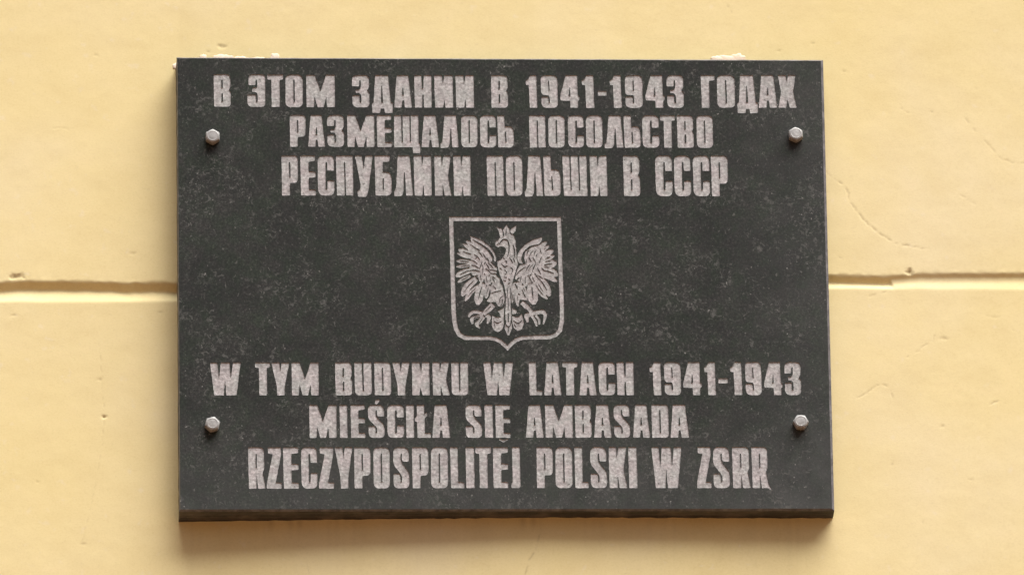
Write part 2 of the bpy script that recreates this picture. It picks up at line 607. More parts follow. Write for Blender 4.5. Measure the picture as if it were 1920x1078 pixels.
def glyph(keys, w, outs, holes=()):
    for k in keys:
        GL[k] = (w, outs, holes)


glyph('ВB', 32, [[(0, 0, 1.5), (31, 0, 8), (31.5, 23, 4), (28.5, 28.5, .6), (32, 33, 4), (32, 60, 7), (0.6, 60, 2)]],
      [rect(14.3, 10, 16.9, 25, .7), rect(14.6, 35, 17.2, 50.5, .7)])
glyph('Э', 33, [[(2, 0, 9), (33, 0, 7), (33, 60, 7), (0, 60, 10), (0, 37.6, 1.5), (15.8, 37.6, 2), (16.2, 50.5, .8), (19, 50.5, .8), (19, 37, 2), (17, 32.5, 1),
                 (9, 32.5, 1.2), (9, 24.5, 1.2), (17, 24.5, 1), (18.2, 22, 2), (18.2, 9.5, .8), (15.4, 9.5, .8), (14.8, 19.5, 2), (2, 19.5, 1.5)]])
glyph('З3', 32, [[(0, 0, 10), (31.5, 0, 9), (31.5, 22, 5), (27.5, 27.8, .8), (32, 33, 5), (32, 60, 9), (0.5, 60, 11), (0.5, 37.5, 1.5), (13.6, 37.5, 2), (14.2, 50.5, .8), (17.2, 50.5, .8),
                  (17.0, 37, 3), (13, 33, 1), (6.5, 33, 1.5), (6.5, 27, 1.5), (13, 27, 1), (16.2, 23, 3), (16.2, 9.3, .8), (13.7, 9.3, .8), (13.3, 20.5, 2), (0, 20.5, 1.5)]])
glyph('ТT', 30, [[(0, 0, 1.2), (30, 0, 1.2), (30, 8.8, 2), (23.2, 9.6, 1), (23.4, 60), (7.8, 60), (7.4, 9.6, 1), (0, 8.8, 2)]])
glyph('ОO', 32, [[(0, 0, 10), (32, 0, 10), (32, 60, 10), (0, 60, 10)]], [[(14.6, 9, .9), (17.0, 9, .9), (17.4, 51, .9), (15.0, 51, .9)]])
glyph('СC', 32, [[(0, 0, 10), (31.5, 0, 9), (31.5, 22.5, 1.3), (18.6, 22.5, 1.5), (18.2, 9.5, .9), (15.2, 9.5, .9), (15.2, 50.5, .9), (18.4, 50.5, .9), (18.9, 37.5, 1.5), (32, 37.5, 1.3), (32, 60, 10), (0.6, 60, 11)]])
glyph('S', 32, [[(0, 0, 10), (31, 0, 10), (31.5, 21, 2), (19, 21, 3), (17.6, 17, 1), (17.4, 9.3, .9), (14.7, 9.3, .9), (15, 19, 3), (19, 24.5, 3), (32, 37, 7), (32, 60, 9), (0.4, 60, 10), (0.4, 38.8, 1.6),
                 (13.2, 38.8, 2), (14.6, 43, 1), (14.9, 50.6, .9), (17.5, 50.6, .9), (17.3, 42, 2), (13, 37, 3), (0, 25, 7)]])
glyph('РP', 32, [[(0, 0), (31.5, 0, 8), (31.5, 41, 9), (15.6, 41.5, 1), (15.6, 60), (0.4, 60)]], [[(14.5, 9.5, .8), (17, 9.5, .8), (17.3, 32.5, .8), (14.9, 32.5, .8)]])
glyph('АA', 33, [[(5.3, 0, 1.3), (26.8, 0, 1.3), (33, 60), (19.8, 60), (18.2, 46.5, .8), (15, 46.5, .8), (13.8, 60), (0, 60)]], [[(15.8, 23, .3), (17.0, 23, .3), (18.1, 36.5, .5), (14.9, 36.5, .5)]])
glyph('Д', 39, [[(6.4, 0, 1.2), (30.6, 0, 1.2), (35.2, 50.6, 1), (39, 51.5, 1.5), (39, 70, 1.5), (24.2, 70.4, 1.5), (23.2, 62, 1), (16.2, 62, 1), (15.4, 70, 1.5), (0.8, 70, 1.5), (0, 51.5, 1.5), (3.4, 50.2, 1)]],
      [[(18.0, 19, .4), (19.3, 19, .4), (20.8, 50, .7), (17.1, 50, .7)]])
glyph('Л', 35, [[(8, 0, 1.4), (30, 0, 1.4), (34.8, 60), (22.4, 60), (20.6, 25, .4), (19.3, 25, .4), (17.6, 54, 2), (14.5, 61, 4), (0.6, 61.2, 1), (0, 53.5, 1), (3.6, 50, 3), (5.0, 36, 4)]])
glyph('МM', 52, [[(0, 0), (15.8, 0, 1), (26, 29.5, .5), (36.6, 0, 1), (52, 0), (52, 60), (37.4, 60), (36.2, 40, .4), (31.4, 60), (20.4, 60), (15.2, 40, .4), (13.6, 60), (0.3, 60)]])
glyph('НH', 32, [[(0, 0), (13.2, 0), (14.8, 24.5, .5), (16.9, 24.5, .5), (17.6, 0), (31.5, 0), (32, 60), (17.8, 60), (17.1, 36, .5), (15, 36, .5), (14.6, 60), (1, 60)]])
glyph('И', 34, [[(0, 0), (14.6, 0, .8), (16, 15, .4), (18.9, 0, .8), (33.6, 0), (34, 60), (19.8, 60), (18.6, 44, .4), (16, 60), (1.2, 60)]])
glyph('N', 33, [[(0, 0), (14, 0, .8), (18, 16.5, .4), (18.8, 0, .8), (32.7, 0), (33, 60), (19.2, 60), (15.8, 46, .4), (13.6, 60), (0.3, 60)]])
glyph('Щ', 48.7, [[(0, 0), (13.6, 0), (14, 50, .7), (16.4, 50, .7), (16, 0), (29.2, 0), (29.5, 50, .7), (31.7, 50, .7), (31.3, 0), (45.5, 0), (46, 52.4, 1), (48.7, 53.4, 1), (48.7, 71.5), (35.2, 71.5), (34.6, 60, .8), (0, 60)]])
glyph('Ш', 46.5, [[(0, 0), (13.4, 0), (15, 50.8, .7), (17.0, 50.8, .7), (15.8, 0), (29.4, 0), (31.2, 50.8, .7), (33.2, 50.8, .7), (32, 0), (45.5, 0), (46.5, 60), (2.2, 60)]])
glyph('Ь', 31.5, [[(0, 0), (13.8, 0), (14.4, 20.8, 1), (29, 20.8, 8), (31.5, 32, 5), (31.5, 60, 9), (1, 60)]], [[(14.4, 30.5, .7), (16.5, 30.5, .7), (17.6, 50.5, .7), (15.2, 50.5, .7)]])
glyph('Б', 32, [[(0, 0), (29, 0, 1), (27.8, 8.8, 1.6), (15.2, 9.4, 1), (15.2, 24.6, 1), (29, 24.6, 8), (32, 34, 6), (32, 60, 9), (1, 60)]], [[(14.6, 34, .7), (17.2, 34, .7), (17.4, 51, .7), (15.6, 51, .7)]])
glyph('П', 31, [[(0, 0), (30.6, 0), (31, 60), (17.4, 60), (16.7, 9.5, .6), (14.7, 9.5, .6), (15.4, 60), (0.8, 60)]])
glyph('Г', 26.5, [[(0, 0), (26.5, 0, 1), (26, 9, 1.6), (16, 10, 1), (16.2, 60), (1.8, 60)]])
glyph('Х', 34.5, [[(0, 0), (14.6, 0, 1), (17, 11.5, .4), (19.3, 0, 1), (33.5, 0), (28.3, 29, 2), (34.5, 60), (21.4, 60), (17.8, 45, .4), (14.6, 60), (0.4, 60), (5.8, 30, 2)]])
glyph('ЕE', 28, [[(0, 0), (27.6, 0, 1.2), (27.6, 8, 2), (15.2, 9.2, 1), (15.2, 23.8, 1), (28, 24.5, 1.4), (28, 32.6, 1.4), (15.2, 33.2, 1), (15.2, 51.2, 1), (28, 51.5, 1.4), (28, 60, 1.2), (0.6, 60)]])
glyph('У', 33.5, [[(0, 0), (13.4, 0, 1), (16.6, 19.5, .4), (19.6, 0, 1), (33.5, 0), (25.8, 51, 3), (21.4, 61.8, 4), (5.4, 62, 3), (4.4, 53, 1.5), (10, 50.4, 3), (10.8, 44, 2)]])
glyph('КK', 32, [[(0, 0), (13.2, 0), (14.0, 15, .4), (17.2, 0), (31, 0), (25.4, 31, 2), (32, 60), (18.6, 60), (15.5, 42, .4), (15.1, 60), (0.6, 60)]])
glyph('W', 57, [[(0, 0), (13.8, 0), (16.5, 29, .5), (19.8, 0), (36.4, 0), (38.8, 27, .5), (42.5, 0), (57, 0), (48.8, 60), (30, 60), (27.8, 32, .5), (25.4, 60), (7.2, 60)]])
glyph('Y', 33.5, [[(0, 0), (14.8, 0), (17, 15, .4), (19.3, 0), (33.5, 0), (25, 43, 2), (24.8, 60), (10.6, 60), (10.2, 43, 2)]])
glyph('U', 32, [[(0, 0), (14.2, 0), (15, 51.2, .7), (17.4, 51.2, .7), (17.0, 0), (32, 0), (32, 60, 9), (0.8, 60, 9)]])
glyph('D', 31, [[(0, 0), (30, 0, 8), (31, 12, 3), (31, 60, 7), (0, 60)]], [[(14.2, 9.5, .7), (16.4, 9.5, .7), (17.0, 51, .7), (14.8, 51, .7)]])
glyph('L', 25.5, [[(0, 0), (13.8, 0), (14.4, 51, 1), (25.3, 51.6, 1.6), (25.3, 60), (1.3, 60)]])
glyph('Ł', 26.4, [[(0, 0), (14.0, 0), (14.2, 16.5, .6), (19.2, 12.6, .8), (19.9, 20.5, .8), (14.6, 24.5, .6), (15.2, 51, 1), (26.4, 51.6, 1.6), (26.4, 60), (1, 60), (0.4, 31.0, .6), (-3.6, 29.5, .8), (-3.4, 23.6, .8), (0.2, 20.4, .6)]])
glyph('I', 15.5, [[(0, 0), (15, 0), (15.5, 60), (0.6, 60)]])
glyph('J', 17.8, [[(2.0, 0), (16.6, 0), (17.8, 58, 3), (15, 60, 2), (0.2, 60), (0, 53, 1.5), (3.2, 51, 2)]])
glyph('R', 33.5, [[(0, 0), (30.5, 0, 8), (31.4, 30, 5), (27.8, 36.5, 1), (33.5, 60), (19.0, 60), (16.6, 40, .5), (15.8, 60), (1.2, 60)]], [[(14.6, 9.5, .7), (16.8, 9.5, .7), (17.0, 30, .7), (15.0, 30, .7)]])
glyph('Z', 28, [[(1.6, 0), (27, 0), (27.2, 10, 2), (16.8, 51, .6), (28, 51.6, 1.3), (27.6, 60), (0, 60), (0, 51, 2), (11.2, 10, .8), (2.4, 8.8, 1.6)]])
glyph('1', 22, [[(8.6, 0, 1), (20.8, 0, 1), (22, 60), (7.4, 60), (6.4, 18, .8), (0.8, 17.6, 1.2), (0, 9.6, 1.5), (5, 7.5, 1.5)]])
glyph('9', 32, [[(0, 0, 9), (30.5, 0, 9), (32, 14, 4), (32, 60, 10), (1, 60, 11), (0.8, 39.6, 1.5), (14, 39.6, 1.5), (14.6, 50.5, .7), (16.9, 50.5, .7), (16.6, 40, 2), (14.4, 36.6, 1), (0.6, 36.6, 8)]],
      [[(14.2, 9.5, .6), (16.0, 9.5, .6), (16.8, 28, .6), (15.2, 28, .6)]])
glyph('4', 37, [[(10.6, 0, 1.2), (32.6, 0, 1.2), (33.2, 36.5, 1), (37, 40, 1.5), (36.4, 45.5, 1.5), (33.8, 47, 1), (33.6, 60), (19.2, 60), (18.8, 46.8, 1), (0.8, 46.4, 2), (0, 38.5, 1.5)]],
      [[(18.0, 22, .3), (18.9, 22, .3), (19.4, 37.6, .5), (16.2, 37.6, .5)]])
glyph('-', 16.5, [rect(0, 0, 16.5, 60, 3)])
GL['Ś'] = (32, GL['S'][1] + [[(13.4, -2.8, 1), (15.5, -10.0, 2), (22.6, -11, 2), (23.6, -7, 1.5), (17.5, -1.6, 1)]], ())
GL['Ę'] = (28, GL['E'][1] + [[(6, 61.5, .5), (14.5, 64.4, .8), (23.5, 61.5, .5), (23, 64.4, .6), (14.6, 68.6, 1), (7.4, 65.0, .6)]], ())

# each line: words as (char, x0, x1[, y0, y1]); y from piecewise tops and bottoms
LINES = [
    ([(400, 139.8), (680, 141.6), (1100, 142.0), (1480, 141.4)], [(400, 200.3), (680, 201.8), (1100, 202.7), (1480, 202.2)],
     [('В', 400.9, 432.8), ('Э', 463.9, 497.4), ('Т', 501.3, 531.4), ('О', 535.3, 567.8), ('М', 574.3, 627.9),
      ('З', 660.1, 692.8), ('Д', 697.3, 736.5), ('А', 738.9, 772.4), ('Н', 776.8, 809.5), ('И', 814.3, 849.6), ('И', 854.1, 888.7),
      ('В', 920.9, 952.5), ('1', 985.6, 1007.2), ('9', 1014.2, 1045.8), ('4', 1050.2, 1087.1), ('1', 1090.8, 1114.1), ('-', 1121.2, 1137.7, 171.2, 179.8),
      ('1', 1143.1, 1165.6), ('9', 1171.7, 1205), ('4', 1209.7, 1246.5), ('3', 1250.3, 1282),
      ('Г', 1314, 1340.5), ('О', 1344.8, 1377.9), ('Д', 1381.8, 1420.6), ('А', 1422.3, 1457), ('Х', 1458.8, 1493.4)]),
    ([(540, 216.3), (900, 216.8), (1330, 217.3)], [(540, 275.3), (850, 276.4), (1330, 277.5)],
     [('Р', 543.5, 573.5), ('А', 577.6, 609.6), ('З', 613.4, 645.2), ('М', 651.2, 701.9), ('Е', 706.7, 734.5), ('Щ', 739.1, 787.8), ('А', 790, 823.5),
      ('Л', 825.6, 860.3), ('О', 864.8, 895.4), ('С', 900, 930.6), ('Ь', 932.9, 963.1),
      ('П', 992.3, 1022.9), ('О', 1028.4, 1058.9), ('С', 1064.9, 1094.9), ('О', 1099, 1129.7), ('Л', 1133.3, 1169.1), ('Ь', 1169.8, 1201),
      ('С', 1204.2, 1235.9), ('Т', 1237.8, 1265.9), ('В', 1269.6, 1300.7), ('О', 1306.3, 1336.8)]),
    ([(520, 292.2), (1360, 292.4)], [(520, 366.4), (900, 367.2), (1360, 368.0)],
     [('Р', 528.2, 559.3), ('Е', 563.4, 591.9), ('С', 595.7, 627), ('П', 630.4, 662.4), ('У', 665.7, 698.9), ('Б', 702.9, 734.4), ('Л', 738.3, 774.0),
      ('И', 776, 809.4), ('К', 814.8, 846.6), ('И', 850, 882.8),
      ('П', 913, 944.5), ('О', 948.8, 979.7), ('Л', 983.3, 1018.4), ('Ь', 1019.3, 1051), ('Ш', 1054.7, 1101.2), ('И', 1106, 1138.5),
      ('В', 1168.8, 1200), ('С', 1228.8, 1261), ('С', 1264, 1295.6), ('С', 1299.4, 1331), ('Р', 1333.8, 1365.4)]),
    ([(390, 679.8), (700, 679.1), (1500, 678.8)], [(390, 740.8), (1500, 740.3)],
     [('W', 394.2, 451.5), ('T', 478.8, 506.9), ('Y', 508.7, 542.5), ('M', 547, 597.6),
      ('B', 628.5, 660.3), ('U', 664.7, 697), ('D', 702.2, 733.2), ('Y', 735.7, 768.2), ('N', 772.6, 805.7), ('K', 811, 843.3), ('U', 846.3, 878),
      ('W', 906.6, 962.7), ('L', 991.7, 1017), ('A', 1020, 1052.6), ('T', 1054.3, 1083), ('A', 1086.2, 1118.4), ('C', 1122.5, 1153.5), ('H', 1156.4, 1188.4),
      ('1', 1218, 1239.9), ('9', 1245.2, 1276.7), ('4', 1280.7, 1316), ('1', 1320.3, 1342), ('-', 1347.2, 1364.7, 709, 718.2),
      ('1', 1369.5, 1391.6), ('9', 1397.3, 1428), ('4', 1432.5, 1467.5), ('3', 1471.2, 1501.9)]),
    ([(580, 759.2), (1290, 758.4)], [(580, 820.4), (1290, 819.9)],
     [('M', 580.1, 631.2), ('I', 636.9, 651.6), ('E', 657.6, 684.8), ('Ś', 690.4, 721), ('C', 726, 757.7), ('I', 761.4, 776.5), ('Ł', 781.5, 807.9), ('A', 810.1, 844.1),
      ('S', 873, 903.8), ('I', 908.8, 924.6), ('Ę', 929, 956.9),
      ('A', 985.9, 1019.4), ('M', 1022.3, 1074), ('B', 1078.2, 1109.2), ('A', 1113.4, 1146.7), ('S', 1151.1, 1181.2), ('A', 1186.4, 1218.5), ('D', 1222.1, 1253.6), ('A', 1256.6, 1291.6)]),
    ([(465, 838.4), (1440, 837.6)], [(465, 915.6), (900, 914.4), (1440, 914.4)],
     [('R', 465.4, 497.9), ('Z', 500.4, 528.1), ('E', 531.1, 560), ('C', 564.7, 595.1), ('Z', 597.9, 626.3), ('Y', 628, 661.5), ('P', 664.2, 695.4),
      ('O', 700.3, 731), ('S', 737.3, 767.5), ('P', 773, 804.2), ('O', 808.3, 840.2), ('L', 844.2, 870.7), ('I', 873.4, 889.9), ('T', 891.8, 920.8), ('E', 924.6, 953), ('J', 958.3, 976),
      ('P', 1006.3, 1037.3), ('O', 1041.6, 1073.3), ('L', 1077.3, 1104), ('S', 1107.1, 1138), ('K', 1141.8, 1176.2), ('I', 1178.7, 1194.8),
      ('W', 1222.1, 1278.6), ('Z', 1306.7, 1333.7), ('S', 1337.3, 1368.2), ('R', 1373, 1407.5), ('R', 1409.5, 1441.8)]),
]

polys = []      # (kind, id, pixel outline)   kind: 'L' light, 'D' dark (cut out of the light)
letters = []    # (line index)


def interp(tab, x):
    return float(np.interp(x, [a for a, _ in tab], [b for _, b in tab]))


for li, (tops, bots, chars) in enumerate(LINES):
    for ch in chars:
        c, x0, x1 = ch[:3]
        xm = (x0 + x1) / 2
        y0, y1 = (ch[3], ch[4]) if len(ch) > 3 else (interp(tops, xm), interp(bots, xm))
        w, outs, holes = GL[c]
        sx, sy = (x1 - x0) / w, (y1 - y0) / 60.0
        lid = len(letters)
        letters.append((li, c))
        lean = (5.5 + (xm - 334) / 1221 * 15.5) / 850.0
        ymid = (y0 + y1) / 2
        rel = rng.uniform(-0.5, 0.5)

        def place(pl, fine):
            o = []
            for q in densify(rounded(pl), 3.0):
                gy = q[1] * sy
                X = x0 + q[0] * sx; Y = y0 + gy
                X += (Y - ymid) * lean + rel * (Y - ymid) / 60 * 0.8
                j = 0.16 if fine else 0.34
                X += j * float(vnoise(np.array(X / 4.5), np.array(Y / 4.5), 91)) + 0.5 * j * float(vnoise(np.array(X / 1.9), np.array(Y / 1.9), 95))
                Y += j * float(vnoise(np.array(X / 4.5), np.array(Y / 4.5), 92)) + 0.5 * j * float(vnoise(np.array(X / 1.9), np.array(Y / 1.9), 96))
                o.append((X, Y))
            return o
        for pl in outs:
            polys.append(('L', lid, place(pl, c == '-')))
        for pl in holes:
            polys.append(('D', lid, place(pl, True)))
# chipped flick at the foot of the last R
polys.append(('L', len(letters) - 1, [(1438, 903), (1440.6, 905), (1443.4, 911), (1447.6, 919.2), (1444, 917), (1439.5, 913.6), (1435, 913.5)]))

# ------------------------------------------------------------------ coat of arms
SHIELD_ID, EAGLE_ID = len(letters), len(letters) + 1
ctr = [(846, 410.4), (849.2, 522), (850.6, 580), (852, 600), (855.5, 617), (861.5, 627.3), (872, 633), (890, 633.4), (917.7, 633.6), (930, 635.6),
       (940, 641), (947, 647.5), (951.8, 652.0), (958.6, 644.6), (968.5, 636.6), (980.3, 632.9), (1005, 632.2), (1030.4, 631.6), (1042, 627.4), (1050.4, 618.5), (1053.6, 601), (1053.8, 580), (1051.7, 520), (1048.2, 410.8)]
half = [4.0] * 2 + [4.2] * 5 + [3.6] * 9 + [4.0] * 6 + [3.9] * 2


def offset_ring(pl, hw, sgn):
    pl = np.array(pl); n = len(pl); o = []
    for i in range(n):
        a, p, b_ = pl[i - 1], pl[i], pl[(i + 1) % n]
        d0 = (p - a) / np.hypot(*(p - a)); d1 = (b_ - p) / np.hypot(*(b_ - p))
        n0, n1 = np.array([-d0[1], d0[0]]), np.array([-d1[1], d1[0]])
        m = n0 + n1; m /= np.hypot(*m)
        s = min(1.0 / max(m @ n0, 0.45), 1.6)
        o.append(tuple(p + m * hw[i] * s * sgn))
    return o


def jitter(pl, j, seed, d=3.0):
    o = []
    for q in densify(pl, d):
        o.append((q[0] + j * float(vnoise(np.array(q[0] / 3.7), np.array(q[1] / 3.7), seed)), q[1] + j * float(vnoise(np.array(q[0] / 3.7), np.array(q[1] / 3.7), seed + 1))))
    return o


ra, rb = offset_ring(ctr, half, 1), offset_ring(ctr, half, -1)
area = lambda q: abs(sum(q[i - 1][0] * q[i][1] - q[i][0] * q[i - 1][1] for i in range(len(q)))) / 2
outer, inner = (ra, rb) if area(ra) > area(rb) else (rb, ra)
polys.append(('L', SHIELD_ID, jitter(outer, 0.3, 61)))
polys.append(('D', SHIELD_ID, jitter(inner, 0.3, 64)))

ZS = 7.983


def zp(pl):
    return [(830 + x / ZS, 395 + y / ZS) for x, y in pl]


def E_(pl, kind='L'):
    polys.append((kind, EAGLE_ID, jitter(zp([q[:2] for q in rounded([(*p, 14) for p in pl])]), 0.12, 71, 2.5)))


def curve_pts(pl, m=5):
    """Catmull-Rom through the points"""
    if len(pl) < 3:
        return [np.array(p, float) for p in pl]
    q = [np.array(p, float) for p in pl]
    q = [2 * q[0] - q[1]] + q + [2 * q[-1] - q[-2]]
    o = []
    for i in range(1, len(q) - 2):
        for j in range(m):
            t = j / m
            o.append(0.5 * ((2 * q[i]) + (-q[i - 1] + q[i + 1]) * t + (2 * q[i - 1] - 5 * q[i] + 4 * q[i + 1] - q[i + 2]) * t * t + (-q[i - 1] + 3 * q[i] - 3 * q[i + 1] + q[i + 2]) * t ** 3))
    o.append(q[-2])
    return o


def brush(pl, widths, kind='L'):
    """tapered stroke through points (z units)"""
    c = curve_pts(pl)
    if len(c) == 2:
        c = [c[0] + (c[1] - c[0]) * t for t in (0, .25, .5, .75, 1)]
    n = len(c)
    ws = np.interp(np.linspace(0, 1, n), np.linspace(0, 1, len(widths)), widths)
    L, R = [], []
    for i in range(n):
        d = c[min(i + 1, n - 1)] - c[max(i - 1, 0)]
        d = d / max(np.hypot(*d), 1e-6)
        nn = np.array([-d[1], d[0]])
        L.append(tuple(c[i] + nn * ws[i] / 2)); R.append(tuple(c[i] - nn * ws[i] / 2))
    polys.append((kind, EAGLE_ID, zp(L + R[::-1])))


def feather(base, tip, w, bend=0.0, quill=True):
    """blade with a pointed-round tip and a dark quill line"""
    b0, t0 = np.array(base, float), np.array(tip, float)
    w = w * 1.22
    d = t0 - b0; L = np.hypot(*d); nn = np.array([-d[1], d[0]]) / L
    mid = (b0 + t0) / 2 + nn * bend
    brush([base, tuple(mid), tip], [w * .72, w * .9, w, w, w * .92, w * .3])
    if quill:
        q0 = b0 + d * 0.18 + nn * bend * .5; q1 = b0 + d * 0.74 + nn * bend * 0.6
        brush([tuple(q0), tuple((q0 + q1) / 2 + nn * bend * .3), tuple(q1)], [w * .06, w * .11, w * .04], 'D')


# --- left wing
E_([(400, 372), (500, 405), (605, 455), (700, 527), (767, 610), (804, 695), (795, 765), (768, 750), (768, 690), (738, 625), (682, 562), (592, 503), (500, 452), (432, 422)])
E_([(412, 402), (492, 462), (585, 520), (665, 585), (718, 655), (748, 712), (742, 752), (700, 738), (662, 668), (615, 605), (555, 560), (485, 520), (432, 470)])
feather((600, 640), (352, 448), 62, 0)
feather((540, 640), (304, 492), 50, -6, False)
feather((500, 665), (236, 578), 80, -10)
feather((480, 700), (216, 632), 46, -14, False)
feather((430, 770), (206, 752), 52, 8)
feather((450, 800), (206, 838), 46, -4)
feather((440, 880), (194, 985), 78, 10)
feather((420, 970), (224, 1072), 46, 6)
feather((510, 1010), (288, 1276), 92, 26)
feather((540, 1120), (336, 1350), 56, 22)
feather((610, 1080), (524, 1408), 112, 14)
feather((700, 1110), (648, 1312), 58, 10)
# inner coverts
E_([(430, 640), (560, 560), (640, 620), (700, 700), (760, 780), (820, 860), (800, 960), (860, 1020), (860, 1090), (760, 1080), (700, 1060), (560, 1010), (440, 960), (400, 860), (420, 740)])
for a, b_, w in (((560, 600), (490, 560), 16), ((600, 690), (535, 610), 14), ((560, 730), (470, 650), 15), ((520, 790), (420, 730), 15), ((660, 735), (600, 640), 16),
                 ((540, 850), (430, 810), 14), ((560, 905), (440, 890), 14), ((590, 760), (545, 880), 17), ((640, 760), (620, 800), 22), ((560, 960), (455, 985), 14),
                 ((720, 760), (800, 840), 34), ((680, 780), (760, 860), 14), ((650, 790), (700, 880), 18), ((700, 880), (820, 905), 13), ((600, 800), (600, 950), 14),
                 ((640, 860), (720, 930), 13), ((720, 930), (840, 960), 13), ((620, 930), (660, 1020), 15), ((690, 960), (790, 1010), 13), ((580, 960), (575, 1050), 15),
                 ((660, 1060), (700, 1000), 16), ((740, 1000), (780, 1080), 14), ((500, 880), (400, 900), 13), ((660, 700), (700, 790), 18), ((480, 720), (530, 690), 12)):
    brush([a, ((a[0] + b_[0]) / 2 + 5, (a[1] + b_[1]) / 2 - 4), b_], [w * .3, w * .85, w * .3], 'D')
for a, b_, w in (((560, 930), (590, 1075), 58), ((650, 950), (680, 1115), 60), ((730, 960), (705, 1100), 44)):
    feather(a, b_, w, 4)

# --- right wing
E_([(1495, 390), (1430, 410), (1340, 440), (1250, 495), (1170, 570), (1122, 650), (1118, 725), (1140, 780), (1195, 800), (1210, 760), (1185, 700), (1195, 640), (1240, 580), (1300, 530), (1380, 510), (1440, 500), (1480, 460)])
feather((1340, 640), (1562, 462), 62, 0, False)
feather((1400, 650), (1596, 520), 46, 4)
feather((1400, 720), (1664, 592), 72, -6, False)
feather((1430, 760), (1672, 672), 60, 0)
feather((1450, 820), (1708, 778), 108, 0)
feather((1480, 880), (1728, 968), 100, -14)
feather((1480, 960), (1716, 1056), 62, -12, False)
feather((1400, 970), (1604, 1278), 104, -26)
feather((1370, 1040), (1572, 1322), 62, 26)
feather((1330, 1080), (1366, 1404), 128, 0)
feather((1200, 1110), (1282, 1310), 54, 6)
E_([(1480, 500), (1560, 640), (1520, 800), (1510, 940), (1440, 1010), (1330, 1080), (1200, 1090), (1080, 1020), (1110, 900), (1160, 810), (1240, 790), (1220, 700), (1240, 610), (1330, 540)])
for a, b_, w in (((1240, 590), (1215, 690), 18), ((1215, 640), (1185, 740), 36), ((1190, 740), (1230, 800), 28), ((1290, 590), (1260, 660), 22), ((1350, 600), (1300, 680), 14), ((1400, 590), (1370, 660), 13),
                 ((1460, 560), (1480, 640), 13), ((1290, 690), (1330, 760), 20), ((1260, 730), (1250, 800), 14), ((1350, 690), (1400, 780), 14), ((1420, 640), (1400, 700), 13), ((1490, 680), (1450, 780), 17),
                 ((1310, 800), (1250, 890), 14), ((1400, 780), (1340, 920), 20), ((1350, 800), (1280, 900), 8), ((1240, 840), (1160, 900), 14), ((1200, 860), (1100, 960), 12), ((1420, 850), (1470, 940), 15),
                 ((1480, 850), (1530, 900), 16), ((1340, 930), (1300, 1000), 18), ((1380, 930), (1440, 1020), 14), ((1300, 960), (1230, 1000), 13), ((1150, 1000), (1110, 1040), 30), ((1180, 980), (1160, 1090), 14),
                 ((1240, 1000), (1250, 1060), 16), ((1290, 980), (1350, 1080), 16), ((1420, 960), (1500, 1010), 12), ((1560, 700), (1610, 690), 10), ((1540, 760), (1620, 745), 9), ((1520, 830), (1600, 850), 10)):
    brush([a, ((a[0] + b_[0]) / 2 - 5, (a[1] + b_[1]) / 2 - 4), b_], [w * .3, w * .8, w * .3], 'D')
for a, b_, w in (((1240, 950), (1245, 1130), 62), ((1330, 960), (1400, 1090), 60)):
    feather(a, b_, w, 4)
# dark gap between neck, breast and wings (built light body goes over it afterwards)
BODY = len(polys)
E_([(862, 395), (835, 440), (795, 458), (784, 520), (830, 548), (870, 530), (928, 545), (952, 580), (938, 640), (908, 690), (872, 728), (815, 755), (822, 800), (826, 900), (866, 1000), (900, 1060), (912, 1120),
    (930, 1180), (950, 1260), (960, 1330), (1010, 1330), (1030, 1230), (1050, 1120), (1056, 1040), (1086, 960), (1108, 860), (1130, 795), (1108, 700), (1104, 600), (1094, 500), (1092, 430), (1062, 372), (1000, 330), (930, 350)])
E_([(790, 222), (850, 262), (892, 262), (900, 330), (915, 400), (862, 400), (840, 305)])
E_([(880, 330), (905, 270), (925, 330), (960, 300), (990, 330), (1010, 290), (1040, 340), (1075, 380), (1060, 420), (880, 420)])
E_([(956, 206), (1006, 280), (992, 340), (960, 360), (924, 340), (904, 284)])
E_([(1108, 216), (1094, 296), (1050, 352), (1006, 310), (1028, 268)])
for pl, w in (([(850, 500), (872, 462), (905, 430), (955, 432), (985, 470), (996, 540), (990, 620), (965, 690)], [10, 16, 14, 13, 16, 16, 12, 6]),
              ([(1052, 500), (1072, 570), (1080, 640), (1082, 700)], [6, 18, 16, 6]), ([(1000, 700), (1030, 740), (1050, 780)], [4, 13, 5]),
              ([(1058, 700), (1072, 740), (1086, 770)], [4, 12, 4]), ([(955, 258), (952, 320), (948, 372)], [6, 10, 5]), ([(905, 300), (912, 350), (908, 392)], [6, 18, 6]),
              ([(1008, 300), (1022, 340), (1048, 356)], [8, 10, 4]), ([(880, 250), (905, 310)], [4, 8]), ([(812, 505), (845, 480)], [6, 8]),
              ([(930, 740), (960, 760), (950, 790)], [5, 12, 4]), ([(880, 790), (925, 835), (975, 820)], [4, 12, 4]), ([(850, 850), (890, 880)], [5, 10]), ([(1010, 840), (1050, 880), (1030, 940)], [4, 14, 5]),
              ([(930, 880), (960, 920), (930, 955)], [4, 10, 4]), ([(920, 985), (960, 1000)], [5, 11]), ([(985, 1010), (1010, 1040)], [10, 8]), ([(905, 1035), (950, 1050)], [6, 8]), ([(975, 1090), (1010, 1080)], [6, 9]),
              ([(820, 830), (850, 960), (905, 1090), (930, 1200), (940, 1290)], [8, 14, 16, 14, 6]), ([(1120, 830), (1085, 960), (1058, 1060), (1050, 1140)], [8, 14, 18, 6]),
              ([(965, 1150), (975, 1230), (972, 1300)], [5, 9, 4]), ([(1015, 1150), (1022, 1210), (1015, 1290)], [5, 9, 4]), ([(905, 700), (930, 720)], [5, 9])):
    brush(pl, w, 'D')
